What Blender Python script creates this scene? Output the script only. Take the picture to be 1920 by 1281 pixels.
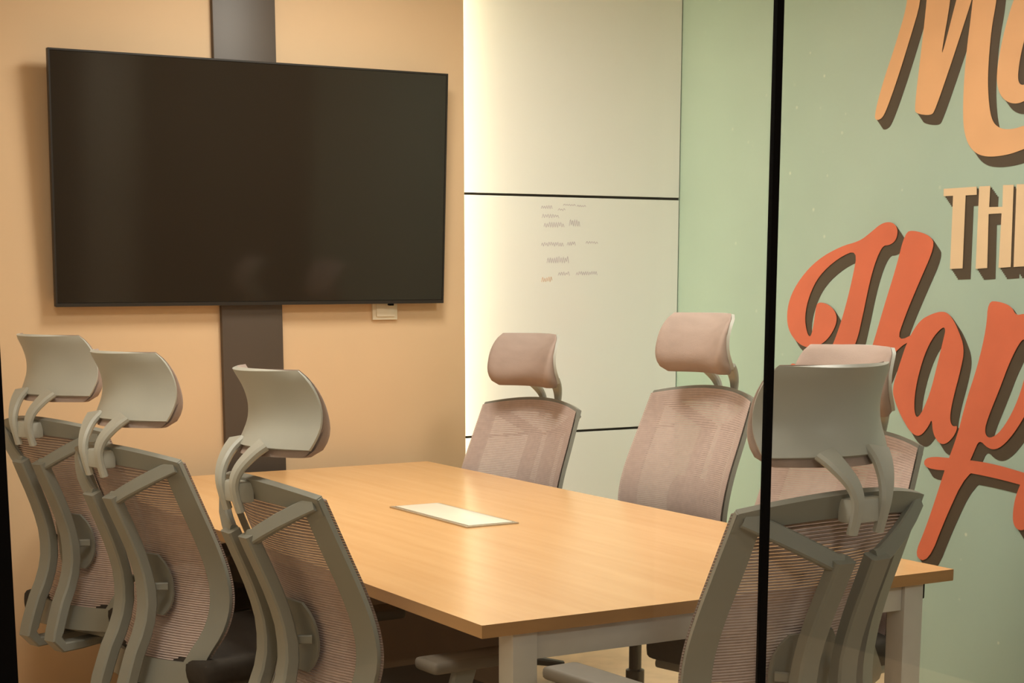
import bpy, bmesh, math, random
from mathutils import Vector, Matrix
from mathutils.geometry import tessellate_polygon

for o in list(bpy.data.objects):
    bpy.data.objects.remove(o, do_unlink=True)
SC = bpy.context.scene
COL = SC.collection
random.seed(7)

# ------------------------------------------------------------------ camera
cam_d = bpy.data.cameras.new('camera')
cam = bpy.data.objects.new('camera', cam_d)
COL.objects.link(cam)
cam_d.sensor_width = 36.0
cam_d.sensor_fit = 'HORIZONTAL'
cam_d.lens = 3167.3 / 1920 * 36.0
cam_d.shift_x = 0.0
cam_d.shift_y = (1096.6 - 640.5) / 1920
cam_d.clip_start = 0.05
cam.location = (0, 0, 1.45)
cam.rotation_euler = (math.radians(90 - 10.492), 0, math.radians(-30.402))
SC.camera = cam

# ------------------------------------------------------------------ world, exposure
w = bpy.data.worlds.new('dim_office')
SC.world = w
w.use_nodes = True
w.node_tree.nodes['Background'].inputs[0].default_value = (1.0, 0.86, 0.68, 1)
w.node_tree.nodes['Background'].inputs[1].default_value = 0.03
SC.view_settings.view_transform = 'Standard'
SC.view_settings.look = 'None'
SC.view_settings.gamma = 1.0
SC.view_settings.use_curve_mapping = False
SC.view_settings.exposure = 0.07
SC.cycles.max_bounces = 6
SC.cycles.diffuse_bounces = 4
SC.cycles.glossy_bounces = 2
SC.cycles.transparent_max_bounces = 8

WARM = (1.0, 0.96, 0.90)
LAMPS = [(2.45, 4.70, 27.0), (3.20, 3.30, 19.5), (0.85, 3.20, 16.0)]     # ceiling panels: x, y, watts; the last is an added fill lamp
CORRIDOR_FILL = [(0.7, -0.6, 32.0), (3.55, -0.95, 26.0)]  # unseen lamps added to fill the chair backs and brighten the screen's reflection
LED_WATTS = 4.8

# ------------------------------------------------------------------ helpers
def srgb(r, g, b):
    f = lambda c: c / 12.92 if c <= 0.04045 else ((c + 0.055) / 1.055) ** 2.4
    return (f(r / 255), f(g / 255), f(b / 255), 1)

def mat(name, col, rough=0.5, spec=0.5, metal=0.0, noise=0.0, nscale=8.0, stretch=(1, 1, 1), bump=0.0, bscale=200.0, emit=None, coat=0.0):
    m = bpy.data.materials.new(name)
    m.use_nodes = True
    nt = m.node_tree
    b = nt.nodes['Principled BSDF']
    b.inputs['Base Color'].default_value = col
    b.inputs['Roughness'].default_value = rough
    b.inputs['Specular IOR Level'].default_value = spec
    b.inputs['Metallic'].default_value = metal
    b.inputs['Coat Weight'].default_value = coat
    b.inputs['Coat Roughness'].default_value = 0.08
    if emit:
        b.inputs['Emission Color'].default_value = emit[0]
        b.inputs['Emission Strength'].default_value = emit[1]
    if noise or bump:
        tc = nt.nodes.new('ShaderNodeTexCoord')
        mp = nt.nodes.new('ShaderNodeMapping')
        mp.inputs['Scale'].default_value = stretch
        nt.links.new(tc.outputs['Object'], mp.inputs[0])
    if noise:
        n = nt.nodes.new('ShaderNodeTexNoise')
        n.inputs['Scale'].default_value = nscale
        n.inputs['Detail'].default_value = 5
        nt.links.new(mp.outputs[0], n.inputs['Vector'])
        r = nt.nodes.new('ShaderNodeValToRGB')
        r.color_ramp.elements[0].position = 0.3
        r.color_ramp.elements[1].position = 0.7
        r.color_ramp.elements[0].color = tuple(c * (1 - noise) for c in col[:3]) + (1,)
        r.color_ramp.elements[1].color = tuple(min(1, c * (1 + noise)) for c in col[:3]) + (1,)
        nt.links.new(n.outputs['Fac'], r.inputs[0])
        nt.links.new(r.outputs[0], b.inputs['Base Color'])
    if bump:
        n2 = nt.nodes.new('ShaderNodeTexNoise')
        n2.inputs['Scale'].default_value = bscale
        n2.inputs['Detail'].default_value = 2
        nt.links.new(mp.outputs[0], n2.inputs['Vector'])
        bp = nt.nodes.new('ShaderNodeBump')
        bp.inputs['Strength'].default_value = bump
        bp.inputs['Distance'].default_value = 0.002
        nt.links.new(n2.outputs['Fac'], bp.inputs['Height'])
        nt.links.new(bp.outputs[0], b.inputs['Normal'])
    return m

def link(name, me, m, parent=None, smooth=None):
    o = bpy.data.objects.new(name, me)
    COL.objects.link(o)
    if m is not None and len(me.materials) == 0:
        me.materials.append(m)
    if parent is not None:
        o.parent = parent
    if smooth is not None:
        for p in me.polygons:
            p.use_smooth = True
        me.set_sharp_from_angle(angle=math.radians(smooth))
    return o

def obj(name, bm, m, parent=None, smooth=None):
    bmesh.ops.recalc_face_normals(bm, faces=bm.faces)
    me = bpy.data.meshes.new(name)
    bm.to_mesh(me)
    bm.free()
    return link(name, me, m, parent, smooth)

def tag(o, label=None, cat=None, group=None, kind=None):
    if label: o['label'] = label
    if cat: o['category'] = cat
    if group: o['group'] = group
    if kind: o['kind'] = kind
    return o

def empty(name, loc, rz=0.0):
    o = bpy.data.objects.new(name, None)
    o.empty_display_size = 0.1
    COL.objects.link(o)
    o.location = loc
    o.rotation_euler = (0, 0, rz)
    return o

def box(bm, lo, hi, bevel=0.0, seg=2, mtx=None):
    t = bmesh.new()
    bmesh.ops.create_cube(t, size=1)
    c = [(a + b) / 2 for a, b in zip(lo, hi)]
    s = [abs(b - a) for a, b in zip(lo, hi)]
    for v in t.verts:
        v.co = Vector((c[0] + v.co.x * s[0], c[1] + v.co.y * s[1], c[2] + v.co.z * s[2]))
    if bevel:
        bmesh.ops.bevel(t, geom=t.edges[:], offset=bevel, segments=seg, profile=0.6, affect='EDGES')
    if mtx is not None:
        bmesh.ops.transform(t, matrix=mtx, verts=t.verts)
    me = bpy.data.meshes.new('tmp')
    t.to_mesh(me); t.free()
    bm.from_mesh(me)
    bpy.data.meshes.remove(me)
    return bm

def boxo(name, lo, hi, m, parent=None, bevel=0.0, seg=2):
    return obj(name, box(bmesh.new(), lo, hi, bevel, seg), m, parent, 40 if bevel else None)

def shell(bm, grid, th, flip=1):
    """solid sheet from a grid of points, thickness th along its normal"""
    R_, C_ = len(grid), len(grid[0])
    def nrm(i, j):
        a = grid[min(i + 1, R_ - 1)][j] - grid[max(i - 1, 0)][j]
        b = grid[i][min(j + 1, C_ - 1)] - grid[i][max(j - 1, 0)]
        n = a.cross(b)
        return n.normalized() * flip if n.length > 1e-9 else Vector((0, 0, 0))
    F = [[bm.verts.new(grid[i][j] + nrm(i, j) * th / 2) for j in range(C_)] for i in range(R_)]
    K = [[bm.verts.new(grid[i][j] - nrm(i, j) * th / 2) for j in range(C_)] for i in range(R_)]
    for i in range(R_ - 1):
        for j in range(C_ - 1):
            bm.faces.new((F[i][j], F[i + 1][j], F[i + 1][j + 1], F[i][j + 1]))
            bm.faces.new((K[i][j], K[i][j + 1], K[i + 1][j + 1], K[i + 1][j]))
    ring = [(0, j) for j in range(C_)] + [(i, C_ - 1) for i in range(1, R_)] + [(R_ - 1, j) for j in range(C_ - 2, -1, -1)] + [(i, 0) for i in range(R_ - 2, 0, -1)]
    for k in range(len(ring)):
        a, b = ring[k], ring[(k + 1) % len(ring)]
        bm.faces.new((F[a[0]][a[1]], F[b[0]][b[1]], K[b[0]][b[1]], K[a[0]][a[1]]))
    return bm

def crom(pts, n):
    """Catmull-Rom resample of an open polyline"""
    P = [Vector(p) for p in pts]
    P = [P[0] * 2 - P[1]] + P + [P[-1] * 2 - P[-2]]
    out = []
    for i in range(1, len(P) - 2):
        for k in range(n):
            t = k / n
            a, b, c, d = P[i - 1], P[i], P[i + 1], P[i + 2]
            out.append(0.5 * (2 * b + (c - a) * t + (2 * a - 5 * b + 4 * c - d) * t * t + (3 * b - a - 3 * c + d) * t ** 3))
    out.append(P[-2].copy())
    return out

def sweep(bm, pts, wd, dp, side=Vector((1, 0, 0)), r=0.25):
    """bar of chamfered rectangular section along pts; wd, dp width across side / depth, numbers or lists"""
    n = len(pts)
    rings = []
    for i, p in enumerate(pts):
        t = (pts[min(i + 1, n - 1)] - pts[max(i - 1, 0)]).normalized()
        s = side[i] if isinstance(side, list) else side
        s = (s - t * s.dot(t)).normalized()
        d = t.cross(s)
        a = (wd[i] if isinstance(wd, list) else wd) / 2
        b = (dp[i] if isinstance(dp, list) else dp) / 2
        c = r * min(a, b) * 2
        prof = [(a, b - c), (a - c, b), (-a + c, b), (-a, b - c), (-a, -b + c), (-a + c, -b), (a - c, -b), (a, -b + c)]
        rings.append([bm.verts.new(p + s * x + d * y) for x, y in prof])
    for i in range(n - 1):
        for k in range(8):
            bm.faces.new((rings[i][k], rings[i][(k + 1) % 8], rings[i + 1][(k + 1) % 8], rings[i + 1][k]))
    bm.faces.new(rings[0]); bm.faces.new(rings[-1][::-1])
    return bm

def lathe(bm, prof, seg=20, centre=(0, 0, 0), axis='Z'):
    rings = []
    for r, z in prof:
        ring = []
        for k in range(seg):
            a = 2 * math.pi * k / seg
            v = Vector((r * math.cos(a), r * math.sin(a), z))
            if axis == 'X': v = Vector((v.z, v.x, v.y))
            ring.append(bm.verts.new(v + Vector(centre)))
        rings.append(ring)
    for i in range(len(prof) - 1):
        for k in range(seg):
            bm.faces.new((rings[i][k], rings[i][(k + 1) % seg], rings[i + 1][(k + 1) % seg], rings[i + 1][k]))
    bm.faces.new(rings[0]); bm.faces.new(rings[-1])
    return bm

def interp(tab, t):
    for (a, va), (b, vb) in zip(tab, tab[1:]):
        if t <= b:
            k = max(0.0, (t - a) / (b - a))
            return va + (vb - va) * k
    return tab[-1][1]

def smooth_tab(tab, n=8):
    return [(p.x, p.y) for p in crom([(a, b, 0) for a, b in tab], n)]

# ------------------------------------------------------------------ materials
M = {
    'wall': mat('beige_paint', srgb(218, 186, 149), 0.62, 0.35, noise=0.025, nscale=2.2, bump=0.05, bscale=260),
    'side': mat('side_paint', srgb(222, 210, 190), 0.7, noise=0.03, nscale=2, bump=0.05),
    'green': mat('sage_paint', srgb(176, 198, 183), 0.34, 0.5, noise=0.03, nscale=3.0, bump=0.05, bscale=90),
    'recess': mat('joint_black', srgb(40, 32, 22), 0.6, noise=0.05),
    'white': mat('white_glass_board', srgb(250, 250, 247), 0.16, 0.5, noise=0.012, nscale=1.5),
    'floor': mat('beige_floor', srgb(214, 182, 144), 0.45, noise=0.10, nscale=14, bump=0.05),
    'ceil': mat('ceiling_paint', srgb(225, 218, 205), 0.8, noise=0.02, nscale=3, bump=0.05),
    'strip': mat('dark_laminate', srgb(80, 69, 60), 0.45, 0.5, noise=0.05, nscale=5, stretch=(1, 1, 0.1)),
    'tvbody': mat('tv_plastic', srgb(38, 33, 28), 0.4, noise=0.03),
    'screen': mat('tv_screen', srgb(44, 37, 29), 0.08, 0.5, noise=0.02, nscale=2),
    'socket': mat('white_plastic', srgb(226, 215, 192), 0.4, noise=0.02),
    'black': mat('black_seal', srgb(10, 8, 6), 0.9, 0.1, noise=0.1, nscale=20),
    'steel': mat('grey_powdercoat', srgb(204, 203, 197), 0.42, 0.5, noise=0.03, nscale=30, bump=0.03, bscale=700),
    'dark': mat('dark_panel', srgb(112, 96, 82), 0.55, noise=0.06, nscale=6),
    'plug': mat('plug_box_white', srgb(240, 232, 214), 0.3, noise=0.015),
    'alu': mat('plug_box_trim', srgb(190, 178, 158), 0.35, 0.5, 0.6, noise=0.03, nscale=40),
    'shell': mat('chair_grey_plastic', srgb(182, 181, 172), 0.42, 0.45, noise=0.03, nscale=12, bump=0.04, bscale=900),
    'frame': mat('chair_frame_plastic', srgb(136, 135, 126), 0.45, 0.45, noise=0.03, nscale=12, bump=0.04, bscale=900),
    'mesh': mat('chair_mesh', srgb(186, 166, 158), 0.75, 0.2, noise=0.06, nscale=60),
    'pad': mat('headrest_fabric', srgb(168, 148, 138), 0.8, 0.2, noise=0.05, nscale=40, bump=0.35, bscale=700, stretch=(0.3, 1, 1)),
    'seat': mat('seat_fabric', srgb(58, 52, 46), 0.85, 0.2, noise=0.08, nscale=60, bump=0.3, bscale=700),
    'armpad': mat('arm_pad_rubber', srgb(112, 105, 95), 0.6, 0.4, noise=0.04, nscale=30),
    'chrome': mat('gas_column_metal', srgb(90, 88, 84), 0.3, 0.5, 0.8, noise=0.03),
    'caster': mat('caster_black', srgb(30, 28, 26), 0.5, noise=0.05),
    'm_peach': mat('letter_peach', srgb(240, 184, 134), 0.5, noise=0.05, nscale=6),
    'm_cream': mat('letter_cream', srgb(240, 208, 168), 0.5, noise=0.04, nscale=6),
    'm_red': mat('letter_coral', srgb(227, 114, 80), 0.5, noise=0.07, nscale=5),
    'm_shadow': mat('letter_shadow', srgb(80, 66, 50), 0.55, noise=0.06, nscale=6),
    'ink': mat('faint_marker', srgb(204, 196, 202), 0.4, noise=0.08, nscale=60),
    'ink_red': mat('faint_red_marker', srgb(222, 192, 168), 0.4, noise=0.08, nscale=60),
    'corr': mat('corridor_paint', srgb(232, 220, 204), 0.8, noise=0.03, bump=0.05),
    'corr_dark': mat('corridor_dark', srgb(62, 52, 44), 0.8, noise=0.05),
    'lamp': mat('lamp_diffuser', srgb(255, 244, 225), 0.5, noise=0.01, emit=((1.0, 0.84, 0.62, 1), 6.0)),
    'led': mat('led_tape', srgb(255, 244, 225), 0.5, noise=0.01, emit=((1.0, 0.90, 0.60, 1), 7.0)),
}

def speckle(m):
    # pale scuffs and specks scattered over the painted wall
    nt = m.node_tree
    b = nt.nodes['Principled BSDF']
    src = b.inputs['Base Color'].links[0].from_socket
    tc = nt.nodes.new('ShaderNodeTexCoord')
    vo = nt.nodes.new('ShaderNodeTexVoronoi')
    vo.inputs['Scale'].default_value = 13.0
    nt.links.new(tc.outputs['Object'], vo.inputs['Vector'])
    rp = nt.nodes.new('ShaderNodeValToRGB')
    rp.color_ramp.elements[0].position = 0.05
    rp.color_ramp.elements[0].color = (1, 1, 1, 1)
    rp.color_ramp.elements[1].position = 0.11
    rp.color_ramp.elements[1].color = (0, 0, 0, 1)
    nt.links.new(vo.outputs['Distance'], rp.inputs[0])
    n = nt.nodes.new('ShaderNodeTexNoise')
    n.inputs['Scale'].default_value = 4.5
    n.inputs['Detail'].default_value = 6
    nt.links.new(tc.outputs['Object'], n.inputs['Vector'])
    r2 = nt.nodes.new('ShaderNodeValToRGB')
    r2.color_ramp.elements[0].position = 0.46
    r2.color_ramp.elements[0].color = (0, 0, 0, 1)
    r2.color_ramp.elements[1].position = 0.62
    r2.color_ramp.elements[1].color = (0.8, 0.8, 0.8, 1)
    nt.links.new(n.outputs['Fac'], r2.inputs[0])
    mu = nt.nodes.new('ShaderNodeMath'); mu.operation = 'MULTIPLY'
    nt.links.new(rp.outputs[0], mu.inputs[0]); nt.links.new(r2.outputs[0], mu.inputs[1])
    mx = nt.nodes.new('ShaderNodeMix'); mx.data_type = 'RGBA'
    nt.links.new(mu.outputs[0], mx.inputs['Factor'])
    nt.links.new(src, mx.inputs['A'])
    mx.inputs['B'].default_value = srgb(226, 232, 208)
    nt.links.new(mx.outputs['Result'], b.inputs['Base Color'])
speckle(M['green'])

def wood_material():
    m = bpy.data.materials.new('beech_laminate')
    m.use_nodes = True
    nt = m.node_tree
    b = nt.nodes['Principled BSDF']
    b.inputs['Roughness'].default_value = 0.24
    b.inputs['Specular IOR Level'].default_value = 0.5
    tc = nt.nodes.new('ShaderNodeTexCoord')
    mp = nt.nodes.new('ShaderNodeMapping')
    mp.inputs['Scale'].default_value = (14, 0.9, 14)
    nt.links.new(tc.outputs['Object'], mp.inputs[0])
    n = nt.nodes.new('ShaderNodeTexNoise')
    n.inputs['Scale'].default_value = 1.6
    n.inputs['Detail'].default_value = 7
    n.inputs['Roughness'].default_value = 0.62
    nt.links.new(mp.outputs[0], n.inputs['Vector'])
    r = nt.nodes.new('ShaderNodeValToRGB')
    r.color_ramp.elements[0].position = 0.32
    r.color_ramp.elements[1].position = 0.72
    r.color_ramp.elements[0].color = srgb(222, 172, 116)
    r.color_ramp.elements[1].color = srgb(232, 185, 130)
    nt.links.new(n.outputs['Fac'], r.inputs[0])
    nt.links.new(r.outputs[0], b.inputs['Base Color'])
    return m
M['wood'] = wood_material()
M['edge'] = mat('beech_edging', srgb(178, 138, 92), 0.4, noise=0.08, nscale=6, stretch=(1, 0.2, 8))

def glass_material():
    m = bpy.data.materials.new('clear_glass')
    m.use_nodes = True
    nt = m.node_tree
    nt.nodes.clear()
    out = nt.nodes.new('ShaderNodeOutputMaterial')
    mix = nt.nodes.new('ShaderNodeMixShader')
    tr = nt.nodes.new('ShaderNodeBsdfTransparent')
    tr.inputs[0].default_value = (0.965, 0.98, 0.965, 1)
    gl = nt.nodes.new('ShaderNodeBsdfGlossy')
    gl.inputs['Roughness'].default_value = 0.02
    fr = nt.nodes.new('ShaderNodeFresnel')
    fr.inputs['IOR'].default_value = 1.3
    nt.links.new(fr.outputs[0], mix.inputs[0])
    nt.links.new(tr.outputs[0], mix.inputs[1])
    nt.links.new(gl.outputs[0], mix.inputs[2])
    nt.links.new(mix.outputs[0], out.inputs['Surface'])
    return m
M['glass'] = glass_material()

# ---- data: outlines on the green wall as (y, z) in metres
XG = 4.299
LETTERS = [
    ('M', [(4.612, 2.431), (4.553, 2.423), (4.535, 2.371), (4.588, 2.237), (4.643, 2.107), (4.694, 2.005), (4.715, 1.987), (4.741, 1.985), (4.749, 2.003), (4.719, 2.097), (4.651, 2.244), (4.601, 2.371)], 1, None),
    ('M', [(4.505, 2.465), (4.508, 2.367), (4.525, 2.205), (4.547, 2.01), (4.536, 1.992), (4.463, 1.98), (4.445, 1.998), (4.369, 2.168), (4.298, 2.34), (4.281, 2.385), (4.351, 2.395), (4.369, 2.349), (4.419, 2.187), (4.428, 2.185), (4.395, 2.353), (4.393, 2.449)], 1, None),
    ('M', [(4.292, 2.418), (4.291, 2.339), (4.315, 2.142), (4.315, 1.964), (4.295, 1.889), (4.255, 1.845), (4.198, 1.826), (4.11, 1.827), (4.037, 1.841), (3.943, 1.87), (3.866, 1.93), (3.858, 1.952), (3.883, 1.954), (3.958, 1.929), (4.043, 1.916), (4.083, 1.909), (4.137, 1.912), (4.178, 1.937), (4.198, 1.995), (4.21, 2.092), (4.204, 2.234), (4.186, 2.325), (4.183, 2.403)], 1, None),
    ('a', [(4.022, 2.372), (4.083, 2.358), (4.114, 2.316), (4.152, 2.204), (4.172, 2.088), (4.157, 2.031), (4.122, 1.998), (4.072, 1.986), (4.026, 2.0), (3.987, 2.04), (3.963, 1.995), (3.921, 1.988), (3.897, 2.001), (3.915, 2.041), (3.893, 2.287), (3.889, 2.354), (3.948, 2.347)], 1, [(4.025, 2.274), (4.064, 2.171), (4.079, 2.079), (4.069, 2.047), (4.039, 2.044), (4.003, 2.118), (3.972, 2.252), (3.994, 2.278)]),
    ('T', [(4.387, 1.731), (4.234, 1.732), (4.232, 1.705), (4.283, 1.705), (4.281, 1.462), (4.34, 1.46), (4.341, 1.706), (4.386, 1.706)], 0, None),
    ('H', [(4.222, 1.732), (4.173, 1.732), (4.173, 1.663), (4.114, 1.662), (4.116, 1.732), (4.07, 1.731), (4.064, 1.466), (4.117, 1.463), (4.116, 1.641), (4.174, 1.64), (4.168, 1.463), (4.22, 1.46)], 0, None),
    ('I', [(4.057, 1.732), (4.012, 1.731), (4.003, 1.468), (4.051, 1.466)], 0, None),
    ('N', [(3.99, 1.732), (3.943, 1.731), (3.887, 1.599), (3.892, 1.731), (3.851, 1.731), (3.839, 1.472), (3.882, 1.471), (3.939, 1.608), (3.934, 1.47), (3.979, 1.469)], 0, None),
    ('H', [(4.689, 1.623), (4.741, 1.593), (4.801, 1.561), (4.903, 1.544), (5.032, 1.497), (5.131, 1.426), (5.193, 1.347), (5.205, 1.269), (5.181, 1.213), (5.118, 1.171), (5.049, 1.162), (4.975, 1.187), (4.928, 1.232), (4.909, 1.276), (4.927, 1.31), (4.974, 1.334), (5.028, 1.337), (5.036, 1.3), (5.045, 1.24), (5.06, 1.201), (5.083, 1.222), (5.098, 1.282), (5.076, 1.36), (5.021, 1.437), (4.917, 1.501), (4.81, 1.532), (4.833, 1.427), (4.874, 1.298), (4.918, 1.2), (4.971, 1.11), (5.019, 1.064), (5.064, 1.05), (5.1, 1.073), (5.159, 1.107), (5.187, 1.078), (5.191, 1.032), (5.127, 0.979), (5.023, 0.975), (4.926, 1.036), (4.848, 1.116), (4.797, 1.198), (4.774, 1.279), (4.732, 1.448), (4.684, 1.543), (4.642, 1.544), (4.61, 1.562), (4.603, 1.601), (4.636, 1.627)], 1, None),
    ('H', [(4.567, 1.588), (4.524, 1.595), (4.44, 1.574), (4.416, 1.539), (4.484, 1.418), (4.55, 1.295), (4.589, 1.2), (4.473, 1.245), (4.404, 1.278), (4.389, 1.273), (4.473, 1.23), (4.602, 1.169), (4.656, 1.061), (4.706, 0.984), (4.792, 0.968), (4.81, 0.999), (4.751, 1.088), (4.703, 1.207), (4.657, 1.334), (4.604, 1.468)], 1, None),
    ('a', [(4.364, 1.317), (4.328, 1.304), (4.291, 1.261), (4.252, 1.192), (4.268, 1.112), (4.296, 1.02), (4.309, 0.949), (4.294, 0.92), (4.266, 0.927), (4.281, 0.89), (4.32, 0.856), (4.356, 0.858), (4.386, 0.892), (4.393, 0.943), (4.409, 0.911), (4.45, 0.871), (4.495, 0.883), (4.543, 0.932), (4.579, 0.982), (4.601, 1.033), (4.569, 1.118), (4.53, 1.213), (4.476, 1.281), (4.42, 1.305)], 1, [(4.361, 1.264), (4.414, 1.217), (4.453, 1.144), (4.483, 1.04), (4.485, 0.957), (4.46, 0.933), (4.409, 1.024), (4.38, 1.127), (4.355, 1.219), (4.346, 1.254)]),
    ('p', [(4.156, 1.352), (4.111, 1.354), (4.052, 1.339), (4.03, 1.308), (3.993, 1.316), (3.925, 1.313), (3.89, 1.262), (3.894, 1.15), (3.946, 1.014), (4.015, 0.912), (4.076, 0.86), (4.122, 0.859), (4.164, 0.888), (4.188, 0.838), (4.218, 0.779), (4.112, 0.81), (4.217, 0.764), (4.304, 0.601), (4.379, 0.429), (4.453, 0.439), (4.401, 0.547), (4.351, 0.678), (4.315, 0.78), (4.267, 0.891), (4.234, 1.014), (4.188, 1.136), (4.157, 1.264)], 1, [(4.0, 1.231), (4.043, 1.162), (4.084, 1.063), (4.133, 0.957), (4.143, 0.911), (4.118, 0.892), (4.067, 0.922), (4.009, 1.01), (3.972, 1.117), (3.966, 1.203), (3.981, 1.231)]),
    ('p', [(4.42, 0.808), (4.248, 0.812), (4.112, 0.812), (3.962, 0.795), (3.854, 0.777), (3.851, 0.734), (3.959, 0.752), (4.109, 0.765), (4.245, 0.77), (4.422, 0.76)], 1, None),
    ('p', [(3.799, 1.32), (3.822, 1.153), (3.88, 0.961), (3.943, 0.802), (3.988, 0.719), (3.998, 0.639), (3.982, 0.603), (3.944, 0.599), (3.906, 0.641), (3.854, 0.772), (3.793, 0.93), (3.736, 1.12), (3.706, 1.322), (3.742, 1.34)], 1, None),
]
SCRIBBLE =  [(3.615, 1.714, 3.667, 1.7), (3.695, 1.702, 3.729, 1.694), (3.72, 1.72, 3.778, 1.714), (3.785, 1.717, 3.828, 1.711), (3.619, 1.679, 3.699, 1.664), (3.628, 1.648, 3.724, 1.626), (3.749, 1.66, 3.8, 1.632), (3.616, 1.569, 3.721, 1.552), (3.739, 1.571, 3.779, 1.556), (3.83, 1.573, 3.888, 1.564), (3.643, 1.513, 3.747, 1.485), (3.697, 1.451, 3.751, 1.436), (3.783, 1.452, 3.886, 1.437), (3.618, 1.431, 3.668, 1.41)]
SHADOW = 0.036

# ------------------------------------------------------------------ the room
TVW = 5.83        # face of the wall that carries the screen
WBY = 5.93        # face of the recessed whiteboard wall
XL = 0.30         # left wall face
GY = 1.80         # glass partition
CH = 2.75         # ceiling height
FZ = -0.02        # floor level

def struct(name, lo, hi, m):
    return tag(boxo(name, lo, hi, m), kind='structure')

struct('floor', (-2.0, -2.2, -0.12), (XG + 0.3, WBY + 0.2, FZ), M['floor'])
struct('ceiling', (-2.0, -2.2, CH), (XG + 0.3, WBY + 0.2, CH + 0.10), M['ceil'])
tag(struct('wall_back', (XL, TVW, FZ), (3.208, TVW + 0.04, CH), M['wall']), 'beige painted wall behind the television')
tag(struct('wall_recess', (XL, WBY + 0.0125, FZ), (XG, WBY + 0.15, CH), M['recess']), 'dark recessed wall behind the white boards')
tag(struct('wall_right', (XG, GY - 0.03, FZ), (XG + 0.12, WBY + 0.15, CH), M['green']), 'sage green wall with painted lettering')
tag(struct('wall_left', (XL - 0.12, GY + 0.03, FZ), (XL, WBY + 0.15, CH), M['side']), 'plain wall on the left side of the room')
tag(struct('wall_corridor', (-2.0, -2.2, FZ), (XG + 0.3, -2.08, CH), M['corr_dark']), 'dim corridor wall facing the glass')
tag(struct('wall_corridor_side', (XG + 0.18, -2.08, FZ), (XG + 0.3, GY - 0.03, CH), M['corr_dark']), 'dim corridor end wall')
struct('trim_1', (4.02, -2.08, FZ), (4.42, -1.90, CH), M['corr'])

# dark cover strip behind the television
tag(boxo('cover_strip', (2.203, TVW - 0.022, FZ), (2.437, TVW, CH), M['strip'], None, 0.003),
    'dark grey vertical cover strip running up the wall behind the television', 'wall panel')

# glass partition
g1 = tag(boxo('window_1', (0.432, GY - 0.002, FZ), (1.4528, GY + 0.002, CH), M['glass']), 'clear glass partition pane left of the black joint', kind='structure')
g2 = tag(boxo('window_2', (1.4622, GY - 0.002, FZ), (XG, GY + 0.002, CH), M['glass']), 'clear glass partition pane right of the black joint', kind='structure')
tag(boxo('trim_2', (1.4518, GY - 0.004, FZ), (1.4632, GY + 0.004, CH), M['black']), 'thin black vertical joint between the glass panes', kind='structure')
tag(boxo('trim_3', (0.325, GY - 0.03, FZ), (0.431, GY + 0.03, CH), M['black']), 'black frame post at the edge of the glass', kind='structure')

# whiteboard panels on the recessed wall
wb_labels = ['upper white glass board panel, highest of the three on the recessed wall',
             'middle white glass board panel with faint marker writing',
             'lowest white glass board panel behind the far chairs']
boards = []
for (z0, z1), lb in zip([(1.7565, CH - 0.02), (0.803, 1.7465), (0.01, 0.793)], wb_labels):
    b = boxo('whiteboard', (3.16, WBY, z0), (XG - 0.004, WBY + 0.012, z1), M['white'], None, 0.0015, 1)
    tag(b, lb, 'whiteboard', 'white boards on the recessed wall')
    boards.append(b)

def scribble(rect, m, parent):
    x0, z0, x1, z1 = rect
    z0, z1 = max(z0, z1), min(z0, z1)
    bm = bmesh.new()
    n = max(3, int((x1 - x0) / 0.010))
    pts = []
    for k in range(n * 2 + 1):
        t = k / (n * 2)
        a = z0 if k % 2 else z1
        a += (random.random() - 0.5) * 0.6 * (z0 - z1)
        pts.append(Vector((x0 + (x1 - x0) * t, WBY - 0.0004, min(z0, max(z1, a)))))
    sweep(bm, crom(pts, 3), 0.0008, 0.0026, side=Vector((0, 1, 0)))
    return obj('marker_word', bm, m, parent)
for i, s in enumerate(SCRIBBLE):
    scribble(s, M['ink_red'] if i == len(SCRIBBLE) - 1 else M['ink'], boards[1])

# LED tape hidden behind the edge of the television wall
led = tag(boxo('led_strip', (3.150, TVW + 0.046, 0.02), (3.158, TVW + 0.094, CH - 0.02), M['led']),
          'glowing warm LED strip tucked behind the beige wall edge', 'light strip')
ld = bpy.data.lights.new('led_light', 'AREA')
ld.shape = 'RECTANGLE'; ld.size = 0.045; ld.size_y = CH - 0.1
ld.energy = LED_WATTS; ld.color = (1.0, 0.93, 0.66)
lo = bpy.data.objects.new('led_light', ld); COL.objects.link(lo); lo.parent = led
lo.location = (3.162, TVW + 0.07, CH / 2)
lo.rotation_euler = (math.radians(90), 0, math.radians(90 - 180 + 180))
lo.rotation_euler = Matrix(((0, 0, -1), (-1, 0, 0), (0, 1, 0))).to_euler()

# ceiling lamps
def ceiling_lamp(x, y, watts, label, grp='ceiling panel lamps'):
    t = tag(empty('ceiling_lamp', (x, y, CH)), label, 'lamp', grp)
    bm = bmesh.new()
    for a in ((-.31, -.31, .31, -.29), (-.31, .29, .31, .31), (-.31, -.29, -.29, .29), (.29, -.29, .31, .29)):
        box(bm, (a[0], a[1], -0.03), (a[2], a[3], 0.0))
    obj('frame', bm, M['socket'], t)
    boxo('diffuser', (-.289, -.289, -0.018), (.289, .289, -0.002), M['lamp'], t)
    d = bpy.data.lights.new('lamp_light', 'AREA')
    d.shape = 'SQUARE'; d.size = 0.56; d.energy = watts; d.color = WARM
    l = bpy.data.objects.new('lamp_light', d); COL.objects.link(l); l.parent = t
    l.location = (0, 0, -0.024)
    return t
lamp_labels = ['square ceiling panel lamp above the far half of the table', 'square ceiling panel lamp above the near end of the table', 'added fill panel lamp, out of view, above the left row of chairs']
for (x, y, e), lb in zip(LAMPS, lamp_labels):
    ceiling_lamp(x, y, e, lb)
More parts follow.
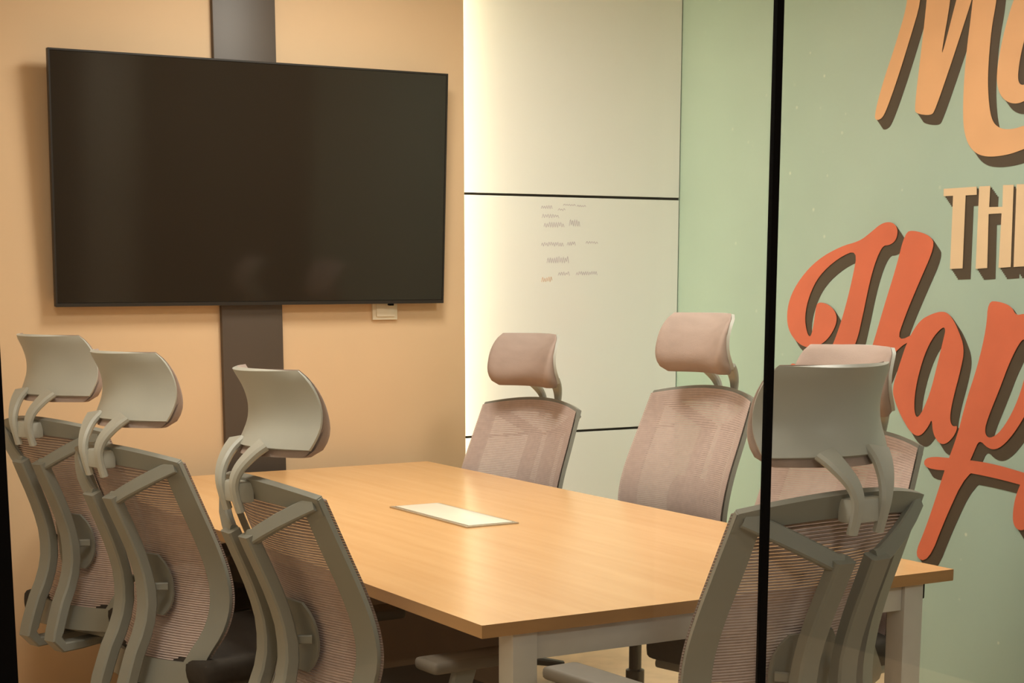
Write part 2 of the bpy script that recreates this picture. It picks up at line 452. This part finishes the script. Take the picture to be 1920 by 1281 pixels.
for x, y, e in CORRIDOR_FILL:
    ceiling_lamp(x, y, e, 'added fill panel lamp, out of view in the corridor, ' + ('behind the viewpoint' if x < 2 else 'towards the green wall end'))

# ------------------------------------------------------------------ television
tv = tag(empty('television', (2.343, 5.78, 1.333), 0.0), 'large black flat television tilted down on the beige wall', 'television')
tv.rotation_euler = (math.radians(3.4), 0, 0)
HW, TH = 0.743, 0.841
bm = bmesh.new()
box(bm, (-HW, 0.0, 0.0), (HW, 0.022, TH), 0.003, 2)
obj('body', bm, M['tvbody'], tv, 40)
bm = bmesh.new()
box(bm, (-0.50, 0.0215, 0.06), (0.50, 0.0255, 0.55), 0.001, 1)
obj('rear_housing', bm, M['tvbody'], tv, 40)
boxo('screen', (-HW + 0.007, -0.0015, 0.014), (HW - 0.007, 0.0, TH - 0.007), M['screen'], tv)
bm = bmesh.new()
for a in ((-HW, -0.004, 0.0, HW, 0.0, 0.012), (-HW, -0.004, TH - 0.006, HW, 0.0, TH), (-HW, -0.004, 0.012, -HW + 0.006, 0.0, TH - 0.006), (HW - 0.006, -0.004, 0.012, HW, 0.0, TH - 0.006)):
    box(bm, a[:3], a[3:])
obj('bezel', bm, M['tvbody'], tv)
boxo('sensor', (0.515, 0.002, -0.008), (0.535, 0.018, 0.0), M['black'], tv, 0.002)

sk = tag(empty('wall_socket', (2.858, TVW, 1.272)), 'small white wall socket box just below the television', 'socket')
boxo('plate', (-0.052, -0.012, 0.0), (0.052, 0.0, 0.085), M['socket'], sk, 0.003)
boxo('cover', (-0.038, -0.018, 0.012), (0.038, -0.0115, 0.072), M['socket'], sk, 0.002)

# ------------------------------------------------------------------ lettering on the green wall
def chaikin(p, n):
    for _ in range(n):
        q = []
        for a, b in zip(p, p[1:] + p[:1]):
            q.append((a[0] * .75 + b[0] * .25, a[1] * .75 + b[1] * .25))
            q.append((a[0] * .25 + b[0] * .75, a[1] * .25 + b[1] * .75))
        p = q
    return p

def plate(bm, outer, hole, x0, x1, off=(0, 0)):
    """flat letter piece on the wall plane, from depth x0 (back) to x1 (front)"""
    loops = [outer] + ([hole] if hole else [])
    L3 = [[Vector((y + off[0], z + off[1], 0)) for y, z in l] for l in loops]
    flat = [v for l in L3 for v in l]
    fr = [bm.verts.new((x1, v.x, v.y)) for v in flat]
    bk = [bm.verts.new((x0, v.x, v.y)) for v in flat]
    for t in tessellate_polygon(L3):
        try: bm.faces.new([fr[i] for i in t])
        except ValueError: pass
    s = 0
    for l in L3:
        n = len(l)
        for k in range(n):
            a, b = s + k, s + (k + 1) % n
            bm.faces.new((fr[a], fr[b], bk[b], bk[a]))
        s += n

words = [('script lettering in peach with brown shadow, topmost word on the green wall', 'm_peach', [[0, 1, 2], [3]]),
         ('cream block capital lettering between the two script words on the green wall', 'm_cream', [[4], [5], [6], [7]]),
         ('large coral red script lettering with brown shadow, lowest word on the green wall', 'm_red', [[8, 9], [10], [11, 12], [13]])]
for lb, mk, letters in words:
    ys = [p[0] for g in letters for i in g for p in LETTERS[i][1]]
    t = tag(empty('wall_lettering', (0, 0, 0)), lb, 'lettering', 'lettering on the green wall')
    for g in letters:
        bm, bs = bmesh.new(), bmesh.new()
        for i in g:
            _, outer, sm, hole = LETTERS[i]
            if sm:
                outer = chaikin(list(outer), 2)
                hole = chaikin(list(hole), 2) if hole else None
            dx = 0.0001 * i
            plate(bm, outer, hole, XG - 0.0030 - dx, XG - 0.0042 - dx)
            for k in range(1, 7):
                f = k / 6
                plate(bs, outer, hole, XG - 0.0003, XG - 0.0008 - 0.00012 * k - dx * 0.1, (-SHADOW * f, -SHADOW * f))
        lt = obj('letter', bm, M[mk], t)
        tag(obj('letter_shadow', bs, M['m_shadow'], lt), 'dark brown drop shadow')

# ------------------------------------------------------------------ table
TX0, TX1, TY0, TY1, TZ = 1.655, 2.970, 2.942, 5.70, 0.74
tb = tag(empty('meeting_table', ((TX0 + TX1) / 2, (TY0 + TY1) / 2, 0)), 'long beech laminate meeting table with grey metal legs', 'table')
hx, hy = (TX1 - TX0) / 2, (TY1 - TY0) / 2
top = boxo('tabletop', (-hx, -hy, TZ - 0.028), (hx, hy, TZ), M['wood'], tb)
top.data.materials.append(M['edge'])
for p in top.data.polygons:
    if abs(p.normal.z) < 0.5: p.material_index = 1
for sx in (-1, 1):
    for sy in (-1, 1):
        cx, cy = sx * (hx - 0.112), sy * (hy - 0.045)
        boxo('leg', (cx - 0.03, cy - 0.03, FZ), (cx + 0.03, cy + 0.03, TZ - 0.0285), M['steel'], tb, 0.003)
for sy in (-1, 1):
    cy = sy * (hy - 0.045)
    boxo('apron', (-hx + 0.1425, cy - 0.02, TZ - 0.092), (hx - 0.1425, cy + 0.02, TZ - 0.0285), M['steel'], tb, 0.002)
boxo('modesty_panel', (-0.02, -0.35, 0.10), (0.02, hy - 0.15, TZ - 0.03), M['dark'], tb, 0.002)
boxo('corner_bracket', (hx - 0.081, -hy + 0.03, TZ - 0.072), (hx - 0.062, -hy + 0.07, TZ - 0.0285), M['black'], tb, 0.004)

pb = tag(empty('power_box', (2.357, 4.368, TZ)), 'white flip-lid power box set into the tabletop', 'power box')
bm = bmesh.new()
for a in ((-.085, -.245, .085, -.232), (-.085, .232, .085, .245), (-.085, -.232, -.074, .232), (.074, -.232, .085, .232)):
    box(bm, (a[0], a[1], 0.0), (a[2], a[3], 0.004))
obj('rim', bm, M['alu'], pb)
boxo('lid', (-.072, -.230, 0.0), (.072, .230, 0.006), M['plug'], pb, 0.001)

# ------------------------------------------------------------------ office chair
# local axes: x lateral (right), y forward, z up; origin on the floor under the seat
Z0, Z1 = 0.435, 1.0
PROF = smooth_tab([(0.34, -0.305), (0.42, -0.275), (0.50, -0.245), (0.56, -0.215), (0.63, -0.200), (0.70, -0.207), (0.78, -0.232), (0.88, -0.275), (0.98, -0.318), (1.04, -0.343)])
WID = smooth_tab([(0.34, 0.13), (0.42, 0.178), (0.50, 0.218), (0.58, 0.245), (0.68, 0.255), (0.80, 0.252), (0.92, 0.246), (1.04, 0.238)])
def back(u, z, rear=0.0):
    """point of the back surface: u in -1..1, height z"""
    wv = interp(WID, z)
    y = interp(PROF, z) + 0.062 * u * u
    zz = z + (0.028 * (1 - u * u) if z > 0.9 else 0) * min(1, max(0, (z - 0.9) / 0.1))
    return Vector((u * wv, y - rear, zz))

def make_chair():
    root = empty('office_chair', (0, 0, 0))
    up = []                                                     # parts that rise with the gas lift
    # perimeter frame of the back
    bm = bmesh.new()
    NZ = 22
    zs = [Z0 + (Z1 - Z0) * k / NZ for k in range(NZ + 1)]
    for s in (-1, 1):
        shell(bm, [[back(s * (1 - t * 0.052 / interp(WID, z)), z) for t in (0, 0.33, 0.66, 1)] for z in zs], 0.014)
    us = [-1 + 2 * k / 16 for k in range(17)]
    shell(bm, [[back(u * 0.99, Z1 - 0.034 + t * 0.036) for u in us] for t in (0, 0.5, 1)], 0.018)
    shell(bm, [[back(u * 0.99, Z0 - 0.02 + t * 0.065) for u in us] for t in (0, 0.5, 1)], 0.018)
    up.append(obj('back_frame', bm, M['frame'], root, 40))
    # woven mesh: horizontal threads
    bm = bmesh.new()
    pitch, hgt = 0.0060, 0.0055
    z = Z0 + 0.040
    us2 = [-1 + 2 * k / 14 for k in range(15)]
    while z < Z1 - 0.004:
        lo_ = [bm.verts.new(back(u * 0.985, z, -0.016)) for u in us2]
        hi_ = [bm.verts.new(back(u * 0.985, z + hgt, -0.016)) for u in us2]
        mi_ = [bm.verts.new(back(u * 0.985, z + hgt / 2, -0.0135)) for u in us2]
        for k in range(14):
            bm.faces.new((lo_[k], lo_[k + 1], mi_[k + 1], mi_[k]))
            bm.faces.new((mi_[k], mi_[k + 1], hi_[k + 1], hi_[k]))
            bm.faces.new((hi_[k], hi_[k + 1], lo_[k + 1], lo_[k]))
        z += pitch
    mp = obj('mesh_panel', bm, M['mesh'], root)
    mp['kind'] = 'stuff'
    up.append(mp)
    # two bent rails behind the mesh, from the upper corners to the middle and down
    for s in (-1, 1):
        bm = bmesh.new()
        zj = 0.895
        jx = 0.046
        def rear(z, off=0.056): return interp(PROF, z) - off
        a = back(s * 0.94, Z1 - 0.013, 0.006)
        j = Vector((s * jx, rear(zj), zj))
        d1 = [a.lerp(j, t) + Vector((0, -0.010 * math.sin(math.pi * t), 0)) for t in (0, .25, .5, .75, 0.93)]
        sweep(bm, d1 + [j + Vector((s * -0.004, 0, 0.004))], [0.034, 0.035, 0.036, 0.036, 0.036, 0.036], [0.012, 0.015, 0.017, 0.018, 0.018, 0.018], side=Vector((0, 0.25, 1)), r=0.2)
        pts = [Vector((s * (jx + 0.012 * (zj - zz) / 0.4), rear(zz), zz)) for zz in (zj + 0.012, .86, .82, .78, .74, .70, .66, .62, .58, .54, .50, .46, .42, .40)]
        pts += [Vector((s * 0.06, -0.315, 0.372)), Vector((s * 0.06, -0.25, 0.372)), Vector((s * 0.06, -0.10, 0.380))]
        sweep(bm, pts, 0.050, [0.030] * 6 + [0.034] * 8 + [0.030, 0.026, 0.022], r=0.14)
        up.append(obj('spine_rail', bm, M['frame'], root, 35))
    # lumbar pad between mesh and rails
    bm = bmesh.new()
    g = [[back(u * 0.34 * (1 - 0.35 * abs(t * 2 - 1) ** 3), 0.585 + t * 0.16, 0.004) for u in us] for t in [k / 8 for k in range(9)]]
    shell(bm, g, 0.006)
    for s in (-1, 1):
        sweep(bm, [back(s * 0.32, 0.665, 0.016), back(s * 0.27, 0.665, 0.032), Vector((s * 0.055, interp(PROF, 0.665) - 0.045, 0.665))], 0.02, 0.010, side=Vector((0, 0, 1)))
    up.append(obj('lumbar_support', bm, M['frame'], root, 40))
    # headrest: moulded saddle shell, padded front, fork arms
    HY, HZ = -0.311, 1.172
    rearp = smooth_tab([(-0.100, -0.014), (-0.07, 0.006), (-0.03, 0.025), (0.01, 0.027), (0.05, 0.013), (0.088, -0.013)], 5)
    frontp = smooth_tab([(-0.100, 0.034), (-0.085, 0.062), (-0.05, 0.076), (-0.005, 0.066), (0.04, 0.045), (0.075, 0.015), (0.093, -0.012)], 5)
    hwp = smooth_tab([(-0.100, 0.130), (-0.085, 0.153), (-0.05, 0.161), (0.0, 0.160), (0.05, 0.155), (0.078, 0.147), (0.093, 0.130)], 5)
    def hp(u, dz, dy):
        return Vector((u * interp(hwp, dz), HY + dy + 0.068 * u * u, HZ + dz))
    dzs = [-0.080 + 0.168 * k / 14 for k in range(15)]
    uh = [-1 + 2 * k / 16 for k in range(17)]
    bm = bmesh.new()
    shell(bm, [[hp(u * 1.015, dz, interp(rearp, dz) - 0.004) for u in uh] for dz in dzs], 0.010)
    sh = obj('headrest_shell', bm, M['shell'], root, 50)
    up.append(sh)
    bm = bmesh.new()
    loops = []
    NS = 12
    un = [-1, -0.985, -0.95, -0.88, -0.75, -0.5, -0.25, 0, 0.25, 0.5, 0.75, 0.88, 0.95, 0.985, 1]
    for u in un:
        e = max(0.02, (1 - abs(u) ** 10)) ** 0.5
        ring = []
        for k in range(NS + 1):
            dz = -0.097 + 0.187 * k / NS
            yr, yf = interp(rearp, min(dz, 0.088)), interp(frontp, dz)
            ring.append((dz, yr + 0.001 + max(0.004, (yf - yr)) * e))
        back_ = [(-0.097 + 0.187 * k / NS, interp(rearp, min(-0.097 + 0.187 * k / NS, 0.088)) + 0.001) for k in range(NS, -1, -1)]
        loops.append([bm.verts.new(hp(u, dz, dy)) for dz, dy in ring + back_])
    for a, b in zip(loops, loops[1:]):
        n = len(a)
        for k in range(n):
            bm.faces.new((a[k], a[(k + 1) % n], b[(k + 1) % n], b[k]))
    bm.faces.new(loops[0]); bm.faces.new(loops[-1][::-1])
    up.append(obj('headrest_pad', bm, M['pad'], root, 60))
    for s in (-1, 1):
        bm = bmesh.new()
        pts = crom([(s * 0.034, -0.352, 0.955), (s * 0.034, -0.362, 0.990), (s * 0.036, -0.366, 1.020), (s * 0.044, -0.357, 1.050), (s * 0.058, -0.334, 1.080), (s * 0.068, -0.308, 1.102)], 4)
        sweep(bm, pts, [0.022 + 0.034 * (k / (len(pts) - 1)) ** 2 for k in range(len(pts))], 0.018, r=0.3)
        up.append(obj('headrest_arm', bm, M['shell'], root, 40))
    bm = bmesh.new()
    box(bm, (-0.044, -0.363, 0.974), (0.044, -0.322, 1.020), 0.008, 2)
    up.append(obj('headrest_bracket', bm, M['shell'], root, 40))
    # seat
    bm = bmesh.new()
    box(bm, (-0.255, -0.225, 0.418), (0.255, 0.290, 0.490), 0.028, 3)
    up.append(obj('seat_cushion', bm, M['seat'], root, 50))
    bm = bmesh.new()
    box(bm, (-0.235, -0.220, 0.392), (0.235, 0.265, 0.4175), 0.010, 2)
    up.append(obj('seat_pan', bm, M['frame'], root, 50))
    bm = bmesh.new()
    box(bm, (-0.075, -0.13, 0.345), (0.075, 0.12, 0.397), 0.012, 2)
    up.append(obj('tilt_mechanism', bm, M['caster'], root, 50))
    # arms
    for s in (-1, 1):
        bm = bmesh.new()
        sweep(bm, crom([(s * 0.15, -0.02, 0.39), (s * 0.245, -0.02, 0.39), (s * 0.285, -0.02, 0.42), (s * 0.288, 0.02, 0.50), (s * 0.285, 0.06, 0.608)], 4), 0.055, 0.020, side=Vector((0, 1, 0)))
        ar = obj('armrest', bm, M['frame'], root, 40)
        up.append(ar)
        bm = bmesh.new()
        box(bm, (s * 0.285 - 0.045, -0.045, 0.6085), (s * 0.285 + 0.045, 0.215, 0.636), 0.012, 3)
        obj('arm_pad', bm, M['armpad'], ar, 50)
    # base
    col = bmesh.new()
    lathe(col, [(0.030, 0.07), (0.030, 0.22), (0.020, 0.225), (0.020, 0.43)], 16)
    obj('gas_column', col, M['chrome'], root, 40)
    leg_me = cast_me = None
    for k in range(5):
        a = 2 * math.pi * k / 5 + 0.3
        if leg_me is None:
            bm = bmesh.new()
            sweep(bm, [Vector((0.0, 0, 0.105)), Vector((0.10, 0, 0.10)), Vector((0.22, 0, 0.085)), Vector((0.31, 0, 0.070))], [0.06, 0.05, 0.042, 0.036], [0.04, 0.034, 0.026, 0.02], side=Vector((0, 1, 0)))
            lg = obj('base_leg', bm, M['caster'], root, 40); leg_me = lg.data
            bm = bmesh.new()
            lathe(bm, [(0.006, -0.024), (0.028, -0.022), (0.028, -0.004), (0.012, -0.003), (0.012, 0.003), (0.028, 0.004), (0.028, 0.022), (0.006, 0.024)], 14, (0, 0.305, 0.029), 'X')
            bmesh.ops.rotate(bm, cent=(0, 0, 0), matrix=Matrix.Rotation(-math.pi / 2, 3, 'Z'), verts=bm.verts)
            box(bm, (0.298, -0.006, 0.03), (0.312, 0.006, 0.068))
            cs = obj('caster', bm, M['caster'], lg, 40); cast_me = cs.data
        else:
            lg = link('base_leg', leg_me, None, root)
            cs = link('caster', cast_me, None, lg)
        lg.rotation_euler = (0, 0, a)
    return root, up

def copy_tree(o, parent, lift, risers):
    c = o.copy()
    COL.objects.link(c)
    c.parent = parent
    if o in risers: c.location.z += lift
    for ch in list(o.children):
        copy_tree(ch, c, lift, risers)
    return c

proto, risers = make_chair()
A = math.radians
# x, y, heading of the facing direction (degrees from +x), lift, label
CH_LIST = [
    (1.560, 4.930, 20, 0.015, 'grey mesh chair seen from behind, leftmost, nearest the television wall'),
    (1.574, 4.235, 14, -0.005, 'grey mesh chair seen from behind, middle one along the left side'),
    (1.674, 3.467, 3, -0.015, 'grey mesh chair seen from behind, nearest one along the left side'),
    (2.900, 5.180, 180 + 14, -0.03, 'grey mesh chair facing us before the white boards, farthest on the right side'),
    (3.000, 4.336, 180 + 5, 0.06, 'grey mesh chair facing us before the green corner, just left of black joint'),
    (2.934, 3.530, 180 + 12, -0.012, 'grey mesh chair half hidden behind the near chair, before the red lettering'),
    (2.097, 2.680, 94, 0.022, 'grey mesh chair at the near table end, back turned, crossed by black joint'),
]
for i, (x, y, hd, lift, lb) in enumerate(CH_LIST):
    lift -= FZ
    if i < len(CH_LIST) - 1:
        c = copy_tree(proto, None, lift, risers)
    else:
        c = proto
        for r in risers: r.location.z += lift
    c.location = (x, y, FZ)
    c.rotation_euler = (0, 0, A(hd - 90))
    tag(c, lb, 'chair', 'grey office chairs around the meeting table')
